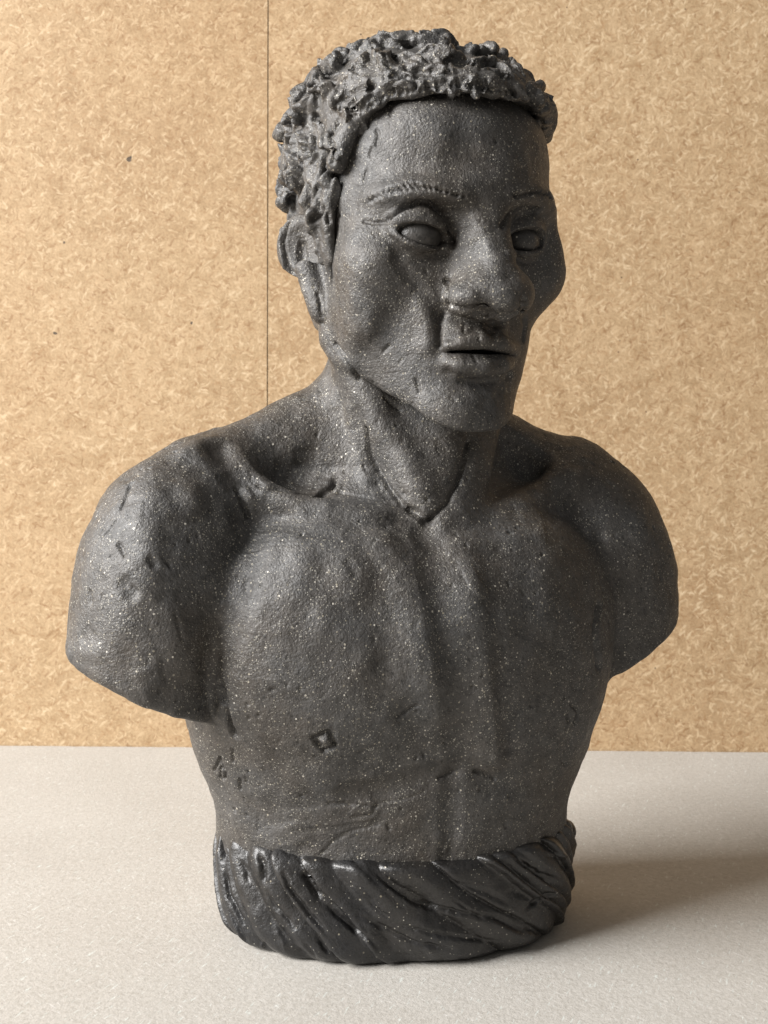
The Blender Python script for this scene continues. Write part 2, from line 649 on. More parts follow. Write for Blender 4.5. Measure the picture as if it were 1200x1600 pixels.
# muzzle and lips
fig.ell(H_, (-1.5, 33.5, 236), (20.5, 16.5, 12.0), k=4)
fig.tube(H_, [(-16, 39.5, 234.6), (-8, 47.0, 237.2), (-1, 48.6, 236.8), (7, 47.0, 237.2), (15.5, 39.5, 234.6)], [3, 4.4, 4.8, 4.4, 3], k=3.5)
fig.tube(H_, [(-15.5, 40.0, 230.2), (-8, 46.6, 228.2), (-0.5, 48.2, 227.5), (7, 46.6, 228.2), (15.5, 40.0, 230.0)], [2.9, 4.6, 5.3, 4.6, 2.9], k=2)
fig.ell(H_, (1.0, 43, 232.9), (16.0, 15, 0.6), k=0.9, op='s', rot=(3, 0, 0))
fig.ell(H_, (0, 57.5, 221.2), (11, 8, 2.6), k=3.5, op='s')
# ears
for s in (-1, 1):
    rz = s * 40
    fig.ell(H_, (s * 47.3, -8, 276), (3.8, 12.5, 12.5), k=2.5, rot=(-6, s * 4, rz))
    fig.cone(H_, (s * 46.5, -5, 267), (s * 43.2, 1, 250.0), 6.0, 4.6, k=2.2)
    fig.ell(H_, (s * 50.0, -4.5, 275.5), (3.0, 9.2, 9.5), k=0.8, op='s', rot=(-6, s * 4, rz))

V, Q = polygonise(fig, (-165, -110, 20), (165, 110, 365), H)
V = smooth(V, Q, 1)
N = normals(V, Q)
V = V + N * (vnoise(V, 18, 1) * 0.85 + vnoise(V, 8, 2) * 0.42 + vnoise(V, 3, 3) * 0.13)[:, None]
print('figure', len(V), round(time.time() - T0, 1))
sc = Sculptor(V, Q)
# ------------------------------------------------------------------ modelling strokes: (path, radius mm, height mm, profile)
STROKES = [
    # broad forms of chest and arms
    ([(388, 790), (388, 880), (368, 950), (348, 1010), (338, 1080)], 11, -1.4, 'soft'),
    ([(600, 850), (628, 890), (653, 981), (677, 1079), (684, 1150)], 9, 1.4, 'soft'),
    ([(668, 835), (678, 880), (693, 981), (711, 1090), (722, 1190)], 8, -1.6, 'soft'),
    ([(722, 850), (735, 905), (757, 1013), (769, 1130), (773, 1188)], 8, 1.5, 'soft'),
    ([(775, 1010), (782, 1080), (791, 1166)], 5, -1.1, 'soft'),
    ([(540, 880), (552, 920)], 9, 0.9, 'soft'), ([(640, 1110), (690, 1150)], 9, -0.9, 'soft'),
    ([(800, 960), (825, 1060)], 12, 0.7, 'soft'), ([(470, 860), (455, 930)], 10, 0.5, 'soft'),
    ([(600, 1000), (600, 1080)], 10, -0.7, 'soft'), ([(860, 880), (850, 960)], 11, 0.6, 'soft'),
    ([(545, 1238), (620, 1228), (680, 1210), (708, 1198)], 7, -1.4, 'soft'),
    ([(745, 1203), (790, 1225), (850, 1228)], 7, -1.1, 'soft'),
    ([(640, 1120), (690, 1150)], 12, -0.8, 'soft'),
    ([(706, 1215), (704, 1280), (702, 1335)], 6, -1.3, 'soft'),
    ([(420, 1230), (520, 1225)], 12, 0.8, 'soft'),
    ([(240, 755), (215, 840), (190, 950)], 15, 0.8, 'soft'),
    ([(300, 800), (292, 890), (300, 960)], 14, -1.4, 'soft'),
    ([(296, 772), (305, 790)], 7, 1.0, 'soft'),
    ([(330, 690), (300, 705)], 9, 1.0, 'soft'),
    ([(340, 700), (360, 725), (380, 750)], 9, -3.6, 'soft'),
    ([(420, 705), (470, 730)], 14, -1.2, 'soft'),
    ([(790, 690), (812, 715), (835, 730)], 9, -3.2, 'soft'),
    ([(850, 725), (920, 760)], 10, 0.9, 'soft'),
    ([(925, 840), (905, 920)], 12, -1.0, 'soft'),
    ([(935, 945), (930, 990), (936, 1040)], 3, -2.0, 'cut'),
    # neck
    ([(560, 650), (574, 705), (590, 738), (606, 762), (640, 796)], 6, -0.7, 'soft'),
    ([(570, 672), (575, 705), (590, 735), (606, 760), (625, 785), (643, 797)], 1.6, -1.7, 'cut'),
    ([(736, 690), (728, 722), (716, 755), (700, 785), (672, 812)], 5, -0.8, 'soft'),
    ([(733, 690), (727, 722), (716, 755), (700, 786), (672, 813)], 1.6, -1.6, 'cut'),
    ([(640, 797), (655, 805), (664, 815), (672, 812)], 2.4, -2.2, 'cut'),
    ([(600, 790), (630, 800), (655, 812)], 3.0, 0.6, 'soft'),
    ([(545, 640), (560, 700), (575, 750)], 5, 1.2, 'soft'),
    ([(640, 715), (655, 760)], 9, 1.0, 'soft'),
    ([(404, 759), (453, 768), (494, 775), (523, 757)], 1.4, -1.0, 'cut'),
    ([(490, 776), (508, 771), (520, 762), (525, 750)], 2.2, -1.8, 'cut'),
    ([(530, 770), (575, 777), (640, 796)], 1.2, -0.7, 'cut'),
    ([(440, 785), (520, 790), (600, 805)], 6, 0.8, 'soft'),
    ([(371, 766), (381, 786), (388, 806)], 1.8, -1.9, 'cut'),
    ([(384, 764), (392, 775)], 2.0, 0.8, 'soft'),
    ([(420, 740), (450, 752)], 1.2, -0.6, 'cut'),
    ([(449, 350), (442, 378), (449, 415), (466, 448)], 1.4, -1.6, 'cut'),
    ([(473, 385), (472, 402)], 3.0, -1.6, 'soft'),
    ([(497, 458), (500, 475), (502, 493)], 1.2, -0.9, 'cut'),
    ([(439, 358), (436, 382), (444, 418)], 1.4, 0.6, 'soft'),
    # jaw
    ([(524, 538), (536, 555), (549, 575), (560, 592)], 1.6, -1.8, 'cut'),
    ([(603, 622), (612, 632), (624, 640)], 1.3, -1.2, 'cut'),
    ([(670, 625), (700, 620), (730, 628)], 9, 1.2, 'soft'),
    # cheek and mouth
    ([(622, 405), (640, 432), (662, 462), (680, 490)], 4, -0.9, 'soft'),
    ([(545, 465), (600, 480), (630, 505)], 12, -0.5, 'soft'),
    ([(694, 462), (690, 485), (684, 515), (684, 545)], 4, -1.0, 'soft'),
    ([(698, 440), (693, 462), (690, 490), (685, 518), (685, 540)], 1.7, -1.6, 'cut'),
    ([(697, 452), (695, 464), (699, 478), (708, 484)], 1.7, -1.5, 'cut'),
    ([(663, 470), (668, 510), (670, 540)], 6, 1.1, 'soft'),
    ([(772, 496), (768, 522)], 3.0, -0.6, 'soft'),
    ([(752, 500), (752, 522)], 3.0, 0.5, 'soft'),
    ([(790, 500), (787, 525)], 3.0, 0.5, 'soft'),
    ([(725, 490), (745, 486), (758, 492)], 2.0, -0.6, 'soft'),
    ([(698, 478), (712, 486), (735, 483), (756, 481), (772, 493), (792, 497), (808, 489), (818, 480)], 2.6, -2.2, 'cut'),
    ([(722, 485), (740, 483), (755, 487)], 2.4, -1.2, 'soft'),
    ([(817, 470), (822, 500), (818, 530)], 2.5, -1.2, 'soft'),
    ([(700, 580), (727, 594), (762, 596), (797, 586)], 3.0, -0.9, 'soft'),
    ([(725, 590), (745, 592)], 1.2, -0.8, 'cut'),
    ([(700, 540), (730, 542), (760, 540), (800, 545)], 2.2, 0.6, 'soft'),
    ([(741, 556), (742, 566)], 0.9, -0.7, 'cut'),
    ([(747, 520), (748, 531)], 0.9, -0.7, 'cut'),
    ([(727, 505), (724, 516)], 0.9, -0.5, 'cut'),
    ([(650, 595), (655, 612)], 1.2, -0.9, 'cut'),
    ([(608, 540), (600, 548)], 1.1, -0.8, 'cut'),
    ([(696, 541), (722, 535), (757, 530), (790, 535), (810, 547)], 3.0, 1.0, 'soft'),
    ([(698, 528), (722, 521), (757, 514), (790, 522)], 2.6, -0.6, 'soft'),
    ([(702, 567), (727, 573), (760, 575), (798, 568)], 4.2, 1.3, 'soft'),
    # nose
    ([(704, 440), (720, 432)], 2.4, -0.5, 'soft'), ([(716, 462), (735, 466)], 4.5, 0.7, 'soft'),
    ([(784, 458), (790, 470)], 5.5, 0.9, 'soft'), ([(750, 345), (764, 385), (780, 430)], 4.5, 0.7, 'soft'),
    ([(735, 395), (720, 430)], 6, -0.8, 'soft'),
    ([(742, 330), (748, 360)], 5, 0.6, 'soft'),
    # eyes
    ([(600, 346), (612, 334), (630, 324), (655, 316), (676, 320), (693, 335), (703, 354), (706, 376)], 3.0, -0.6, 'soft'),
    ([(606, 340), (626, 326), (655, 316), (676, 320), (693, 335), (703, 354), (706, 374)], 1.7, -2.4, 'cut'),
    ([(612, 341), (640, 331), (668, 334), (688, 352)], 3.2, 0.7, 'soft'),
    ([(612, 364), (640, 381), (668, 389), (697, 382)], 1.8, 0.7, 'soft'),
    ([(622, 390), (655, 402), (692, 400)], 3.5, -0.6, 'soft'),
    ([(568, 345), (585, 349), (606, 348)], 1.1, -1.0, 'cut'),
    ([(700, 372), (708, 382)], 2.0, -1.4, 'cut'),
    ([(786, 352), (798, 335), (815, 327), (838, 328)], 1.4, -1.3, 'cut'),
    ([(786, 352), (798, 335), (815, 327), (838, 328)], 3.5, -1.0, 'soft'),
    ([(795, 396), (820, 398), (845, 390)], 2.0, 0.6, 'soft'),
    ([(795, 408), (835, 412)], 1.2, -0.4, 'cut'),
    # brows
    ([(572, 312), (608, 298), (645, 291), (690, 299), (724, 308)], 6, 1.1, 'soft'),
    ([(800, 308), (838, 301), (864, 304)], 5, 0.7, 'soft'),
    ([(570, 322), (600, 318), (620, 312)], 3, -0.5, 'soft'),
    # nipples, scratches, pits
    ([(488, 1154), (506, 1146)], 1.5, -1.8, 'cut'), ([(514, 1144), (523, 1163)], 1.5, -2.0, 'cut'),
    ([(523, 1166), (507, 1173)], 1.4, -1.8, 'cut'), ([(495, 1160), (502, 1168)], 1.6, -1.9, 'cut'), ([(508, 1158)], 2.4, 0.9, 'soft'),
    ([(893, 1102), (903, 1109)], 1.3, -1.5, 'cut'), ([(887, 1119), (889, 1127)], 1.2, -1.5, 'cut'), ([(903, 1116), (899, 1128)], 1.3, -1.6, 'cut'),
    ([(685, 1215), (697, 1211), (707, 1204)], 1.1, -1.0, 'cut'), ([(741, 1204), (756, 1208), (772, 1217)], 1.2, -1.2, 'cut'),
    ([(622, 1119), (637, 1109), (652, 1103)], 1.2, -1.0, 'cut'), ([(560, 1176), (582, 1168)], 1.0, -0.5, 'cut'),
    ([(505, 1332), (520, 1315), (545, 1300), (590, 1288)], 1.2, -0.45, 'cut'), ([(515, 1256), (560, 1256), (588, 1260)], 1.2, -0.7, 'cut'),
    ([(588, 1260), (580, 1272), (552, 1276)], 1.3, -0.6, 'cut'), ([(460, 1280), (520, 1275), (575, 1266)], 5, 0.4, 'flat'),
    ([(420, 1310), (470, 1300)], 6, 0.3, 'flat'), ([(600, 1300), (640, 1285)], 6, 0.5, 'soft'), ([(607, 1288), (609, 1295)], 1.2, -0.8, 'cut'),
    ([(590, 1255), (640, 1247), (664, 1236)], 1.1, -0.5, 'cut'), ([(880, 1190), (884, 1194)], 1.4, -0.8, 'cut'),
    ([(353, 1110), (358, 1130), (364, 1150)], 1.7, -1.8, 'cut'), ([(352, 1118), (368, 1148)], 3.5, -1.2, 'soft'),
    ([(363, 1172), (364, 1190)], 1.1, -1.0, 'cut'), ([(375, 1218), (375, 1233)], 1.2, -1.0, 'cut'), ([(350, 1095), (345, 1070)], 2.5, -2.0, 'cut'),
    ([(366, 1264), (367, 1268)], 1.2, -1.0, 'cut'), ([(384, 1215), (385, 1222)], 1.0, -0.8, 'cut'),
    # the maker's mark cut into the side
    ([(334, 1204), (340, 1194), (343, 1183), (347, 1194), (351, 1209)], 0.9, -1.1, 'cut'), ([(343, 1186), (345, 1215)], 0.8, -0.9, 'cut'),
    ([(346, 1201), (352, 1207), (352, 1215), (347, 1218), (343, 1213)], 0.9, -1.1, 'cut'),
    # arm
    ([(204, 757), (197, 775), (190, 795)], 1.3, -1.0, 'cut'), ([(180, 815), (170, 830), (158, 842)], 1.0, -0.7, 'cut'),
    ([(186, 850), (194, 868)], 1.4, -1.1, 'cut'), ([(196, 915), (205, 930)], 4.5, -1.3, 'soft'), ([(205, 918), (212, 925)], 1.5, -0.7, 'cut'),
    ([(235, 875), (242, 882)], 2.4, -1.0, 'soft'), ([(140, 925), (142, 940)], 1.8, -0.7, 'soft'), ([(225, 820), (235, 860)], 8, 0.7, 'soft'),
    ([(270, 965), (290, 1040)], 9, 0.8, 'soft'), ([(110, 1015), (150, 1020)], 5, 0.6, 'soft'), ([(275, 960), (285, 1000)], 1.2, -0.4, 'cut'),
    ([(388, 910), (386, 925)], 3.0, -0.7, 'soft'), ([(545, 880), (555, 895)], 3, -0.5, 'soft'),
    ([(935, 835), (940, 842)], 3.5, -0.9, 'soft'), ([(950, 870), (985, 880)], 8, 0.7, 'soft'), ([(940, 760), (1000, 820)], 10, 0.6, 'soft'),
    # forehead
    ([(588, 203), (591, 212), (587, 228)], 1.2, -1.0, 'cut'), ([(581, 232), (578, 244)], 1.0, -0.7, 'cut'), ([(572, 268), (567, 284)], 1.2, -0.9, 'cut'),
    ([(650, 180), (680, 200)], 14, 0.6, 'soft'), ([(770, 195), (800, 240)], 14, 0.5, 'soft'), ([(720, 235), (715, 275)], 9, -0.7, 'soft'),
    ([(610, 165), (610, 180)], 0.9, -0.5, 'cut'),
]
for p, r, a, prof in STROKES:
    sc.stroke(p, r, a, prof)
    if r > 8:
        sc.refresh()
sc.refresh()
# hairs of the brows, scratched with a point
rs = np.random.default_rng(5)
for i in range(19):
    t = i / 18
    x = 578 + 146 * t
    y = np.interp(x, [578, 608, 645, 690, 724], [314, 300, 290, 297, 308])
    L = 7 + 13 * math.sin(math.pi * min(1, t * 1.2 + 0.05)) * rs.uniform(0.75, 1.2)
    sl = np.interp(t, [0, 0.3, 0.6, 0.85, 1], [0.25, 0.75, 1.5, 2.6, -4.0])
    dx, dy = 1 / math.hypot(1, sl), sl / math.hypot(1, sl)
    if dy < 0:
        dx, dy = -dx, -dy
    x += rs.uniform(-1.5, 1.5)
    sc.stroke([(x - dx * L * .5, y - dy * L * .5), (x + dx * L * .5, y + dy * L * .5)], 0.95, -rs.uniform(1.4, 2.2), 'cut', 0.3)
for i in range(13):
    t = i / 12
    x = 806 + 58 * t
    y = np.interp(x, [806, 838, 864], [306, 299, 306])
    L = rs.uniform(7, 13)
    sc.stroke([(x + L * .42, y - L * .4), (x - L * .42, y + L * .4)], 0.95, -rs.uniform(1.3, 2.0), 'cut', 0.3)
sc.refresh()
for j in rs.integers(0, len(sc.V), 260):               # thumb smears with a soft edge
    p, nrm = sc.V[j], sc.N[j]
    if HEAD.loc(p.astype(F32)[None])[0][1] > 20 and p[2] > 205:
        continue
    t = np.cross(nrm, rs.normal(size=3))
    t /= np.linalg.norm(t) + 1e-9
    l = rs.uniform(4, 16)
    sc.stroke3([p - t * l * .5, p + np.cross(nrm, t) * rs.uniform(-2, 2), p + t * l * .5], rs.uniform(3, 7.5), rs.choice([-1, 1]) * rs.uniform(0.15, 0.42), 'flat', 0.2)
# small scratches, drags and dents left all over by the tools
sc.refresh()
idx = rs.integers(0, len(sc.V), 900)
for n_, j in enumerate(idx):
    p, nrm = sc.V[j], sc.N[j]
    hloc = HEAD.loc(p.astype(F32)[None])[0]
    if hloc[1] > 15 and 222 < p[2] < 300 and n_ % 3:
        continue
    t = np.cross(nrm, rs.normal(size=3))
    t /= np.linalg.norm(t) + 1e-9
    if n_ < 420:
        l = rs.uniform(0.8, 4.5)
        bend = np.cross(nrm, t) * rs.uniform(-0.5, 0.5)
        sc.stroke3([p - t * l * .5, p + bend, p + t * l * .5], rs.uniform(0.8, 1.1), -rs.uniform(0.2, 0.75), 'cut', 0.3)
    elif n_ < 640:
        sc.stroke3([p], rs.uniform(0.8, 1.3), -rs.uniform(0.3, 0.8), 'soft')
    elif n_ < 760:
        l = rs.uniform(6, 16)
        sc.stroke3([p - t * l * .5, p + t * l * .5], rs.uniform(3, 6), rs.choice([-1, 1]) * rs.uniform(0.15, 0.4), 'soft', 0.3)
    else:
        l = rs.uniform(3, 9)
        sc.stroke3([p - t * l * .5, p + t * l * .5], rs.uniform(1.2, 2.4), rs.uniform(0.1, 0.3), 'flat', 0.3)
print('strokes', round(time.time() - T0, 1))

# ------------------------------------------------------------------ assemble
bust = bpy.data.objects.new('bust', None)
scene.collection.objects.link(bust)
bust['label'] = 'dark grey clay bust of a bare-chested man standing on the pale board'
bust['category'] = 'bust'
mesh_obj('figure', sc.V, Q, M_CLAY, bust)

# eyes
for s in (-1, 1):
    ex, ez = (22.5, 0) if s < 0 else (20.0, 1.2)
    ef = Field()
    ef.ell(H_, (s * (ex + 0.4), 37.6 if s < 0 else 37.0, 274.8 + ez), (9.9 if s < 0 else 9.0, 11.4, 8.0 if s < 0 else 7.2), k=1)
    c = H_.w((s * ex, 38.8, 275.3 + ez))
    EV, EQ = polygonise(ef, c - 16, c + 16, 0.5)
    EV = EV + normals(EV, EQ) * (vnoise(EV, 5, 51) * 0.12)[:, None]
    mesh_obj('eyeball', EV, EQ, M_EYE, bust)

# ------------------------------------------------------------------ hair: pinched curls of clay over the skull
# hairline height by bearing from straight ahead (degrees), both sides alike
HL = np.array([(0, 323), (20, 324), (38, 322), (52, 318), (62, 309), (68, 292), (72, 276), (76, 264), (81, 274), (85, 288), (105, 289),
               (120, 284), (150, 262), (180, 246)], float)


def hairline(phi):
    a = np.degrees(phi)
    a = np.where(a > 0, a * 0.80, -a)                  # the far temple is bare a little further back
    return np.interp(a, HL[:, 0], HL[:, 1]).astype(F32)


SK_C, SK_R = np.array([0, -5, 297.0]), np.array([47.5, 61, 55.5])
hair = Field()
cw = H_.w(SK_C).astype(F32)


def scalp(P):
    q = H_.loc(P) - SK_C.astype(F32)
    rr = SK_R.astype(F32) + np.array([2.6, 2.8, -2.0], F32)
    # the skull is squarer than a ball
    n = F32(2.7)
    w = (np.abs(q) / rr + 1e-6)
    S = (w ** n).sum(-1)
    r = S ** (1 / n)
    g = S ** (1 / n - 1) * np.sqrt(((w ** (n - 1) / rr) ** 2).sum(-1))
    d = np.maximum((r - 1) / (g + 1e-5), -40)
    phi = np.arctan2(q[..., 0], q[..., 1] + 5)
    e = hairline(phi) + 2.0 - (q[..., 2] + F32(SK_C[2]))
    e = e * 0.8
    far = np.clip((phi - 0.75) / 0.35, 0, 1) * np.clip((332 - SK_C[2] - q[..., 2]) / 8, 0, 1)
    d = d + far.astype(F32) * 7.0
    side = np.clip((np.abs(phi) - 1.3) / 0.3, 0, 1) * np.clip((312 - SK_C[2] - q[..., 2]) / 12, 0, 1)
    d = d + side.astype(F32) * 4.0
    ul = np.clip((-0.5 - phi) / 0.4, 0, 1) * np.clip((q[..., 2] - (320 - SK_C[2])) / 10, 0, 1)
    d = d - ul.astype(F32) * 2.2
    k = F32(5)
    h = np.maximum(k - np.abs(d - e), 0) / k
    return np.maximum(d, e) + h * h * k / 4


hair.add(scalp, cw, 75, 'u', 3)
rng = np.random.default_rng(23)


def on_scalp(phi, z, out=0.0):
    """point over the scalp at a bearing and height, and its outward normal (head frame)"""
    dz = (z - SK_C[2]) / (SK_R[2] + 2)
    dz = np.clip(dz, -0.8, 0.999)
    rho = (1 - abs(dz) ** 2.7) ** (1 / 2.7)
    p = np.array([math.sin(phi) * (SK_R[0] + 3.2) * rho, math.cos(phi) * (SK_R[1] + 3.2) * rho, (SK_R[2] + 2) * dz])
    n = p / (SK_R + 4) ** 2
    n /= np.linalg.norm(n)
    return SK_C + p + n * out, n


def basis(n, ang):
    t = np.cross(n, (0.3, 0.2, 1.0) if abs(n[2]) < 0.9 else (1.0, 0, 0))
    t /= np.linalg.norm(t)
    b = np.cross(n, t)
    return t * math.cos(ang) + b * math.sin(ang), -t * math.sin(ang) + b * math.cos(ang)


def petal(c, n, ang, la, lb, lh, tip, lean, r):
    """a pinched scale of clay: a tilted lump with torn, flattened faces"""
    t, b = basis(n, ang)
    up = n + t * tip + b * lean
    up /= np.linalg.norm(up)
    t2 = t - up * (t @ up)
    t2 /= np.linalg.norm(t2)
    A = np.stack([t2, np.cross(up, t2), up], 1)
    cw_ = H_.w(c).astype(F32)
    M = (H_.m.T @ A).astype(F32)
    rr = np.array([la, lb, lh], F32)
    cuts = []
    for _ in range(3):
        m = np.array([r.uniform(-0.8, 0.8), r.uniform(-1, 1), r.uniform(0.1, 1.0)])
        m /= np.linalg.norm(m)
        cuts.append((m.astype(F32), F32(r.uniform(0.25, 0.62) * np.linalg.norm(m * rr))))
    g = r.uniform(-0.35, 0.35)

    def fn(P):
        q = (P - cw_) @ M
        k0 = np.sqrt(((q / rr) ** 2).sum(-1))
        k1 = np.sqrt(((q / rr ** 2) ** 2).sum(-1)) + 1e-6
        d = k0 * (k0 - 1) / k1
        for m, o in cuts:
            d = np.maximum(d, q @ m - o)
        # a crease pressed along its back
        cr = np.abs(q[..., 1] - g * lb + q[..., 0] * 0.25)
        return d + np.clip(1.0 - cr / 1.1, 0, 1) * 0.9
    hair.add(fn, cw_, max(la, lb, lh) + 1.5, 'u', 0.3)


placed = []
tries = 0
while len(placed) < 330 and tries < 9000:
    tries += 1
    phi = rng.uniform(-math.pi, math.pi)
    zz = SK_C[2] + (SK_R[2] + 2) * (1 - rng.random() ** 1.0 * 2)
    if zz < float(hairline(np.float64(phi))) + 3.5:
        continue
    c, n = on_scalp(phi, zz)
    if any(((c - o) ** 2).sum() < 5.0 ** 2 for o in placed):
        continue
    if abs(phi) > 1.42 and abs(phi) < 1.85 and zz < 297:
        continue
    placed.append(c)
    if phi > 0.75 and zz < 326:
        c = c - n * 8.0
    if phi < -0.5 and zz > 322:
        c = c + n * 1.8
    if phi < -0.9 and zz > 332:
        c = c + n * 0.8
    if phi < -1.2 and zz < 322:
        c = c - n * 1.2
    if zz > 340:
        c = c - n * 1.6
    ang = rng.uniform(0, 2 * math.pi)
    if abs(phi) > 1.5 and zz < 293:
        c = c - n * 3.0
    near = (zz - float(hairline(np.float64(phi)))) < 9
    petal(c + n * rng.uniform(-0.8, 1.2), n, ang, rng.uniform(5.5, 9.5), rng.uniform(3.0, 4.8), rng.uniform(2.8, 5.2) * (0.75 if near else 1.0),
          rng.uniform(-0.7, 0.7), rng.uniform(-0.6, 0.6), rng)
# rolled edge along the forehead
edge = []
for a in np.linspace(-66, 66, 23):
    z = float(hairline(np.float64(R(a))))
    c, n = on_scalp(R(a), z + 4.5 + rng.uniform(-0.6, 0.6), -0.5 + rng.uniform(-0.4, 0.6))
    edge.append(c)
hair.tube(H_, edge, list(rng.uniform(2.2, 4.2, len(edge))), k=1.5)
for _ in range(64):
    a_ = rng.uniform(-66, 66)
    c_, n_ = on_scalp(R(a_), float(hairline(np.float64(R(a_)))) + rng.uniform(2.5, 10), rng.uniform(0.4, 2.0) - (6.5 if a_ > 48 else 0))
    petal(c_, n_, rng.uniform(0, 6.28), rng.uniform(4.5, 8), rng.uniform(2.6, 4.0), rng.uniform(2.6, 4.2), rng.uniform(-0.5, 0.5), rng.uniform(-0.4, 0.4), rng)
# the lock in front of each ear, and the lump at the far temple
for s in (-1,):
    for a, z0, z1, r in ((71, 294, 268, 2.6), (77, 298, 268, 2.8), (74, 284, 259, 2.4), (82, 298, 284, 2.6)):
        c0, n0 = on_scalp(R(a * s), z0, -1.0)
        c1, n1 = on_scalp(R((a + 1) * s), z1, -0.5)
        hair.tube(H_, [c0, (c0 + c1) / 2 + n0 * 1.5 + rng.uniform(-1, 1, 3), c1], [r, r, r * 0.6], k=1.5)
hair.ell(H_, (42.5, 24, 328), (4, 6, 8), k=1.5)


def crumple(P):
    a = vnoise(P, 9, 11)
    b_ = vnoise(P, 4.2, 12)
    q = H_.loc(P)
    phi = np.arctan2(q[..., 0], q[..., 1] + 5 - SK_C[1])
    w = np.clip((q[..., 2] - hairline(phi) - 2) / 11, 0.12, 1)
    return ((0.5 - np.abs(a) * 1.3 + 0.2 - np.abs(b_) * 0.6) * w).astype(F32)


for s in (-1, 1):                                       # clear of the ears
    hair.ell(H_, (s * 52, -8, 270), (13, 12.5, 17), k=1.5, op='s')
hair.add(crumple, cw, 90, 'd', 3)
HV, HQ = polygonise(hair, (-75, -95, 235), (95, 95, 378), 0.6)
HV = smooth(HV, HQ, 1, 0.25)
HN = normals(HV, HQ)
HV = HV + HN * (vnoise(HV, 1.8, 14) * 0.16)[:, None]
hs = Sculptor(HV, HQ)
for p, r, a in [([(640, 109), (665, 111), (688, 108)], 2.2, -2.4), ([(578, 130), (582, 142)], 2.6, -3.0), ([(545, 158), (551, 176)], 2.6, -2.6),
                ([(530, 160), (556, 140), (590, 126)], 1.8, -1.8), ([(600, 122), (640, 120), (690, 113), (740, 112)], 1.8, -1.6),
                ([(488, 176), (497, 192), (506, 206)], 2.0, -2.6), ([(464, 235), (467, 262), (466, 278)], 2.0, -2.6), ([(452, 300), (458, 318)], 2.6, -3.0),
                ([(505, 318), (500, 335), (484, 350)], 1.8, -2.2), ([(500, 290), (488, 305), (478, 318)], 1.8, -1.8), ([(512, 330), (514, 352)], 1.6, -1.6),
                ([(516, 205), (520, 235), (519, 262)], 1.8, -1.6), ([(770, 150), (762, 135)], 2.4, -2.4), ([(800, 150), (806, 138)], 2.4, -2.4),
                ([(720, 90), (750, 100), (775, 96)], 2.0, -2.2), ([(610, 80), (625, 95), (640, 92)], 2.0, -2.2), ([(545, 95), (550, 115)], 2.2, -2.2)]:
    hs.stroke(p, r, a, 'cut', 0.2)
rh = np.random.default_rng(77)
for i in range(64):                                    # the rolled edge dragged with a tool
    t = i / 63
    x = 548 + 290 * t
    y = np.interp(x, [548, 604, 643, 703, 768, 838], [192, 160, 152, 143, 147, 165]) - 3
    L = rh.uniform(8, 26)
    hs.stroke([(x + rh.uniform(-3, 3), y), (x + rh.uniform(-6, 4), y - L)], rh.uniform(0.9, 1.6), -rh.uniform(0.4, 1.5), 'cut', 0.3)
hs.refresh()
for j in rh.integers(0, len(HV), 300):
    p_, n_ = hs.V[j], hs.N[j]
    t_ = np.cross(n_, rh.normal(size=3))
    t_ /= np.linalg.norm(t_) + 1e-9
    l_ = rh.uniform(2.5, 9)
    hs.stroke3([p_ - t_ * l_ * .5, p_ + np.cross(n_, t_) * rh.uniform(-1, 1), p_ + t_ * l_ * .5], rh.uniform(0.8, 1.4),
               -rh.uniform(0.35, 1.2) if rh.random() < 0.8 else rh.uniform(0.3, 0.9), 'cut', 0.3)
HV = hs.V
mesh_obj('hair', HV, HQ, M_HAIR, bust)
print('hair', len(HV), len(placed), round(time.time() - T0, 1))

# ------------------------------------------------------------------ the twisted cloth round the waist
def _edges(v, seed):
    r = np.random.default_rng(seed)
    out = []
    for a_, b_ in zip(v[:-1], v[1:]):
        out.append(a_)
        if b_ - a_ > 0.3:
            for f in sorted(r.uniform(0.25, 0.8, 1)):
                out.append(a_ + (b_ - a_) * f)
    return np.array(out + [v[-1]])


CT = _edges(np.array([-1.95, -1.62, -1.22, -0.98, -0.76, -0.58, -0.42, -0.16, 0.10, 0.46, 0.84, 1.15, 1.5, 1.95, 2.4, 2.8, 3.2, 3.6, 4.0]), 4)
CB = np.interp(CT, [-1.95, -1.62, -1.22, -0.98, -0.76, -0.58, -0.42, -0.16, 0.10, 0.46, 0.84, 1.15, 1.5, 1.95, 2.4, 2.8, 3.2, 3.6, 4.0],
               [-1.55, -1.20, -0.84, -0.60, -0.36, -0.14, 0.06, 0.60, 0.98, 1.30, 1.62, 1.95, 2.3, 2.7, 3.05, 3.5, 3.9, 4.3, 4.73])
CB = CB + np.random.default_rng(9).uniform(-0.05, 0.05, len(CB))
CB[0], CB[-1] = -1.55, 4.73


def folds(phi, z):
    t = np.clip((40 - z) / 40, -0.1, 1.1)
    t = np.sign(t) * np.abs(t) ** 1.15
    t = t.astype(F32)
    l0 = CT[0] + (CB[0] - CT[0]) * t
    ph = l0 + np.mod(phi - l0, 2 * math.pi)
    j = np.zeros(ph.shape, np.int32)
    for i in range(1, len(CT) - 1):
        j += ph > F32(CT[i]) + F32(CB[i] - CT[i]) * t
    ct, dt = CT.astype(F32), (CB - CT).astype(F32)
    l = ct[j] + dt[j] * t
    r = ct[j + 1] + dt[j + 1] * t
    y = np.clip((ph - l) / np.maximum(r - l, 0.02), 0, 1)
    n = np.arange(len(CT))
    amp = ((0.5 + 0.5 * np.sin(n * 2.4)) * 1.9 + 1.7).astype(F32)[j] + np.clip((r - l) * 2.0, 0, 1.0)
    y = y ** (0.8 + 0.45 * np.sin(n * 1.7)).astype(F32)[j]
    return np.clip(1 - np.abs(2 * y - 1) ** 1.7, 0, 1) * amp


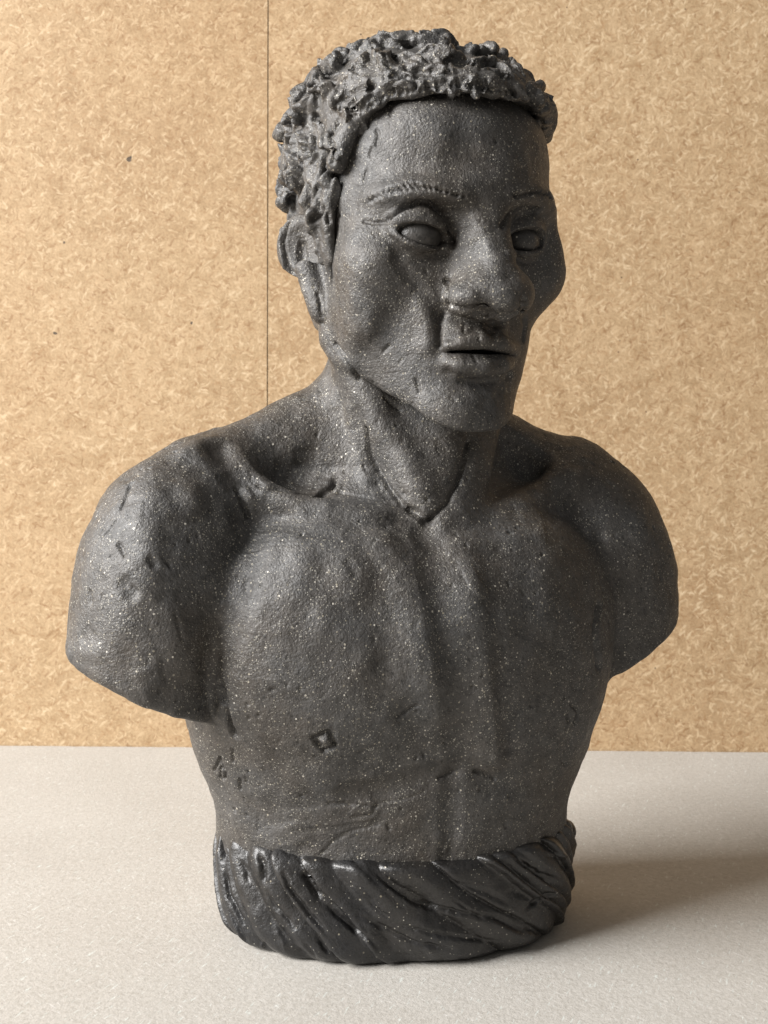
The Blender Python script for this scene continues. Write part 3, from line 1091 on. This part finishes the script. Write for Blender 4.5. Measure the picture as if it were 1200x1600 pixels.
wrap = Field()
wrap.loft(BASE, [(0, 70.5, 49.5, 44, 0, 2.2), (8, 74, 52.5, 48, 0, 2.2), (24, 75.5, 52, 50, 0, 2.2), (38, 75, 52.5, 50, 0, 2.2), (46, 71.5, 50, 47, 0, 2.2)], cap=7)


def fold_field(P):
    q = BASE.loc(P)
    phi = np.arctan2(q[..., 0] / 75, q[..., 1] / 51)
    z = q[..., 2] + vnoise(P, 14, 21) * 1.6
    f = folds(phi + vnoise(P, 18, 22) * 0.03, z) - 2.8
    fade = np.clip(q[..., 2] / 5, 0, 1) * np.clip((49 - q[..., 2]) / 8, 0.3, 1)
    return (-f * fade * 0.85).astype(F32)


wrap.add(fold_field, BASE.w((0, 0, 20)), 110, 'd', 3)
wrap.ell(BASE, (75.5, -8, 31.5), (4.6, 6, 4.6), k=2)
def brim(P):
    q = BASE.loc(P)
    return q[..., 2] - (40.5 + 5.5 * (q[..., 0] / 70) ** 2 + vnoise(P, 11, 24) * 0.8)


wrap.add(brim, BASE.w((0, 0, 40)), 120, 'i', 3.5)
wrap.plane(WORLD, (0, 0, 0.0), (0, 0, -1), k=1, op='i')
WV, WQ = polygonise(wrap, (-100, -80, -3), (100, 80, 60), H)
WV[:, 2] = np.maximum(WV[:, 2], 0.05)
WN = normals(WV, WQ)
WV = WV + WN * ((vnoise(WV, 5, 31) * 0.3 + vnoise(WV, 2, 32) * 0.1) * np.clip(WV[:, 2] / 3, 0, 1))[:, None]
ws = Sculptor(WV, WQ)
for p, r, a in [([(352, 1300), (347, 1325), (350, 1350)], 2.2, -2.4), ([(350, 1350), (358, 1400), (385, 1450)], 1.6, -1.4),
                ([(402, 1330), (410, 1350), (413, 1385)], 2.0, -1.6), ([(413, 1385), (425, 1410), (465, 1455)], 1.6, -1.2),
                ([(441, 1355), (450, 1385), (480, 1425), (515, 1465)], 1.5, -1.8), ([(472, 1358), (490, 1385), (502, 1408)], 2.3, -2.0),
                ([(502, 1408), (540, 1440), (590, 1480)], 1.6, -1.6), ([(568, 1348), (600, 1375), (650, 1410), (720, 1428), (790, 1436)], 1.8, -1.8),
                ([(560, 1430), (640, 1470), (720, 1488)], 1.5, -1.2), ([(600, 1440), (690, 1462), (780, 1470)], 1.4, -1.0),
                ([(700, 1375), (760, 1395), (800, 1415)], 2.0, -1.0), ([(800, 1340), (840, 1365), (880, 1380)], 1.6, -1.0),
                ([(820, 1420), (850, 1400), (878, 1395)], 1.5, -1.2), ([(845, 1304), (860, 1300), (872, 1294)], 2.0, -1.8)]:
    ws.stroke(p, r, a, 'cut', 0.25)
rw = np.random.default_rng(12)
for i in range(26):
    x, y = rw.uniform(335, 880), rw.uniform(1305, 1480)
    f = (x - 335) / 545
    dx, dy = np.interp(f, [0, 0.45, 1], [0.35, 0.8, 1.0]), np.interp(f, [0, 0.45, 1], [1.0, 0.75, 0.35])
    L = rw.uniform(25, 130)
    b_ = rw.uniform(-0.12, 0.12) * L
    ws.stroke([(x, y), (x + dx * L * .5 - b_ * dy, y + dy * L * .5 + b_ * dx), (x + dx * L, y + dy * L)], rw.uniform(1.0, 2.4),
              -rw.uniform(0.4, 1.2) if rw.random() < 0.65 else rw.uniform(0.4, 0.9), 'cut', 0.3)
WV = ws.V
o = mesh_obj('waist_wrap', WV, WQ, M_WRAP, bust)
o['label'] = 'glossy black twisted cloth band round the waist'
print('wrap', len(WV), round(time.time() - T0, 1))
# ------------------------------------------------------------------ the surface and the boards behind
def box(name, lo, hi, mat, parent=None):
    x0, y0, z0 = lo
    x1, y1, z1 = hi
    V = [(x0, y0, z0), (x1, y0, z0), (x1, y1, z0), (x0, y1, z0), (x0, y0, z1), (x1, y0, z1), (x1, y1, z1), (x0, y1, z1)]
    Q = [(0, 3, 2, 1), (4, 5, 6, 7), (0, 1, 5, 4), (1, 2, 6, 5), (2, 3, 7, 6), (3, 0, 4, 7)]
    return mesh_obj(name, V, Q, mat, parent, smoothed=False)


def strands(nt, vec, ang, scale, stretch, seed):
    """short chips of pressed fibre lying one way: a random tone on each"""
    mp = nd(nt, 'ShaderNodeMapping')
    mp.inputs['Rotation'].default_value = (0, R(ang), 0)
    mp.inputs['Location'].default_value = (seed * 0.37, 0, seed * 0.11)
    mp2 = nd(nt, 'ShaderNodeMapping')
    mp2.inputs['Scale'].default_value = (1, 1, stretch)
    nt.links.new(vec, mp.inputs[0])
    nt.links.new(mp.outputs[0], mp2.inputs[0])
    v = nd(nt, 'ShaderNodeTexVoronoi')
    v.inputs['Scale'].default_value = scale
    nt.links.new(mp2.outputs[0], v.inputs['Vector'])
    sep = nt.nodes.new('ShaderNodeSeparateColor')
    nt.links.new(v.outputs['Color'], sep.inputs[0])
    core = ramp(nt, v.outputs['Distance'], [(0.25, (1, 1, 1)), (0.55, (0, 0, 0))])
    return sep.outputs[0], sep.outputs[1], core


def board_material(name, off, splinters=()):
    m, nt, b = new_mat(name)
    tc = nd(nt, 'ShaderNodeTexCoord')
    mp = nd(nt, 'ShaderNodeMapping')
    mp.inputs['Location'].default_value = (off, off * 0.3, off * 0.7)
    nt.links.new(tc.outputs['Object'], mp.inputs[0])
    v = mp.outputs[0]
    # wander the coordinates a little so that the fibres bend
    wn = nd(nt, 'ShaderNodeTexNoise')
    wn.inputs['Scale'].default_value = 160
    nt.links.new(v, wn.inputs['Vector'])
    sub = nt.nodes.new('ShaderNodeVectorMath')
    sub.operation = 'SUBTRACT'
    sub.inputs[1].default_value = (0.5, 0.5, 0.5)
    nt.links.new(wn.outputs['Color'], sub.inputs[0])
    scl = nt.nodes.new('ShaderNodeVectorMath')
    scl.operation = 'SCALE'
    scl.inputs['Scale'].default_value = 0.004
    nt.links.new(sub.outputs[0], scl.inputs[0])
    add = nt.nodes.new('ShaderNodeVectorMath')
    nt.links.new(v, add.inputs[0])
    nt.links.new(scl.outputs[0], add.inputs[1])
    vw = add.outputs[0]
    add2 = nt.nodes.new('ShaderNodeVectorMath')
    nt.links.new(tc.outputs['Object'], add2.inputs[0])
    nt.links.new(scl.outputs[0], add2.inputs[1])
    c = ramp(nt, noise(nt, v, 9, 5, 0.6), [(0.30, (0.375, 0.252, 0.140)), (0.5, (0.438, 0.311, 0.181)), (0.72, (0.495, 0.362, 0.220))])
    mot = ramp(nt, noise(nt, v, 90, 4, 0.6, 0.3), [(0.32, (0.86, 0.83, 0.79)), (0.5, (1, 1, 1)), (0.68, (1.08, 1.09, 1.11))])
    c = mix(nt, 1.0, c, mot, 'MULTIPLY')
    fine = ramp(nt, noise(nt, v, 700, 4, 0.7), [(0.32, (0.80, 0.77, 0.73)), (0.5, (1, 1, 1)), (0.68, (1.14, 1.16, 1.19))])
    c = mix(nt, 1.0, c, fine, 'MULTIPLY')
    for k, (ang, sc_, st) in enumerate([(12, 540, 0.26), (74, 580, 0.28), (131, 500, 0.24), (43, 760, 0.34), (101, 780, 0.34), (160, 680, 0.3)]):
        tone, pick, core = strands(nt, vw, ang, sc_, st, k + 1)
        col = ramp(nt, tone, [(0.0, (0.235, 0.13, 0.058)), (0.35, (0.36, 0.225, 0.115)), (0.6, (0.56, 0.41, 0.25)), (1.0, (0.68, 0.54, 0.36))])
        on = math_n(nt, 'LESS_THAN', pick, 0.27)
        f = math_n(nt, 'MULTIPLY', math_n(nt, 'MULTIPLY', on, core), 0.55)
        c = mix(nt, f, c, col)
    patch = ramp(nt, noise(nt, v, 4.5, 4, 0.6), [(0.42, (1, 1, 1)), (0.72, (0.86, 0.80, 0.74))])
    c = mix(nt, 1.0, c, patch, 'MULTIPLY')
    g, rv = grog(nt, v, 110, 0.16, 0.15)
    c = mix(nt, math_n(nt, 'MULTIPLY', g, rv), c, (0.07, 0.045, 0.025))
    for (sx, sz, sr) in splinters:                     # a few dark splinters pressed into the sheet
        vd = nt.nodes.new('ShaderNodeVectorMath')
        vd.operation = 'DISTANCE'
        vd.inputs[1].default_value = (sx, WY / 1000, sz)
        nt.links.new(add2.outputs[0], vd.inputs[0])
        c = mix(nt, math_n(nt, 'MULTIPLY', math_n(nt, 'LESS_THAN', vd.outputs['Value'], sr), 0.85), c, (0.05, 0.04, 0.032))
    nt.links.new(c, b.inputs['Base Color'])
    b.inputs['Roughness'].default_value = 0.62
    b.inputs['Specular IOR Level'].default_value = 0.35
    bp = nd(nt, 'ShaderNodeBump')
    bp.inputs['Strength'].default_value = 0.25
    bp.inputs['Distance'].default_value = 0.0006
    nt.links.new(noise(nt, v, 500, 4, 0.6), bp.inputs['Height'])
    nt.links.new(bp.outputs[0], b.inputs['Normal'])
    return m


WY = 266.0
m, nt, b = new_mat('grey_card')
tc = nd(nt, 'ShaderNodeTexCoord')
v = tc.outputs['Object']
c = ramp(nt, noise(nt, v, 14, 4, 0.6), [(0.3, (0.405, 0.382, 0.347)), (0.7, (0.44, 0.42, 0.385))])
c = mix(nt, 1.0, c, ramp(nt, noise(nt, v, 420, 5, 0.7, 0.5), [(0.3, (0.84, 0.83, 0.81)), (0.5, (1, 1, 1)), (0.7, (1.12, 1.12, 1.13))]), 'MULTIPLY')
for k, (ang, lo) in enumerate([(20, 0.63), (80, 0.62), (140, 0.64)]):
    mp = nd(nt, 'ShaderNodeMapping')
    mp.inputs['Rotation'].default_value = (0, 0, R(ang))
    mp2 = nd(nt, 'ShaderNodeMapping')
    mp2.inputs['Scale'].default_value = (1, 0.2, 1)
    nt.links.new(v, mp.inputs[0])
    nt.links.new(mp.outputs[0], mp2.inputs[0])
    fb = ramp(nt, noise(nt, mp2.outputs[0], 700, 2), [(lo, (0, 0, 0)), (lo + 0.08, (1, 1, 1))])
    c = mix(nt, math_n(nt, 'MULTIPLY', fb, 0.28), c, [(0.70, 0.79, 0.76), (0.42, 0.40, 0.37), (0.72, 0.71, 0.69)][k])
g, rv = grog(nt, v, 45, 0.07, 0.07)
c = mix(nt, math_n(nt, 'MULTIPLY', g, rv), c, (0.12, 0.10, 0.08))
nt.links.new(c, b.inputs['Base Color'])
b.inputs['Roughness'].default_value = 0.85
b.inputs['Specular IOR Level'].default_value = 0.25
bp = nd(nt, 'ShaderNodeBump')
bp.inputs['Strength'].default_value = 0.5
bp.inputs['Distance'].default_value = 0.0006
nt.links.new(noise(nt, v, 620, 5, 0.65), bp.inputs['Height'])
nt.links.new(bp.outputs[0], b.inputs['Normal'])
M_CARD = m
m, nt, b = new_mat('dull_wall_paint')
b.inputs['Base Color'].default_value = (0.16, 0.12, 0.085, 1)
M_WALL = m

o = box('hardboard', (-760, WY, -1.4), (-74.15, WY + 3.2, 820), board_material('pressed_fibre_board', 0.0, [(-0.1600, 0.3690, 0.0016), (-0.1590, 0.3706, 0.0009), (-0.2070, 0.2630, 0.0010), (-0.1210, 0.2690, 0.0009), (-0.2010, 0.3180, 0.0009)]))
o['label'] = 'narrower pale brown hardboard sheet, left of the thin upright joint behind the bust'
o['category'] = 'hardboard sheet'
o = box('hardboard', (-73.6, WY + 0.25, -1.4), (760, WY + 3.4, 820), board_material('pressed_fibre_board', 3.7))
o['label'] = 'wide pale brown hardboard sheet right of the thin upright joint, filling most of the background'
o['category'] = 'hardboard sheet'
o = box('wall', (-1000, WY + 4, -20), (1000, WY + 60, 1000), M_WALL)
o['kind'] = 'structure'

# the card lying on the table, its back edge a little torn
nx = 600
xs = np.linspace(-620, 620, nx)
rg = np.random.default_rng(3)
ye = WY - 0.7 + vnoise(np.stack([xs, xs * 0, xs * 0], 1), 9, 41) * 0.5 + vnoise(np.stack([xs, xs * 0, xs * 0], 1), 2.5, 42) * 0.35
V = np.concatenate([np.stack([xs, np.full(nx, -640.0), np.zeros(nx)], 1), np.stack([xs, ye, np.zeros(nx)], 1),
                    np.stack([xs, ye, np.full(nx, -1.4)], 1), np.stack([xs, np.full(nx, -640.0), np.full(nx, -1.4)], 1)])
i = np.arange(nx - 1)
Q = np.concatenate([np.stack([i + a * nx, i + 1 + a * nx, i + 1 + b_ * nx, i + b_ * nx], 1) for a, b_ in ((0, 1), (1, 2), (2, 3), (3, 0))])
o = mesh_obj('grey_card', V, Q, M_CARD, None, smoothed=False)
o['label'] = 'pale grey card sheet lying flat beneath the bust, reaching back to the brown boards'
o['category'] = 'card sheet'
o = box('tabletop', (-900, -800, -30), (900, WY + 3.9, -1.6), M_WALL)
o['kind'] = 'structure'
print('script', round(time.time() - T0, 1))
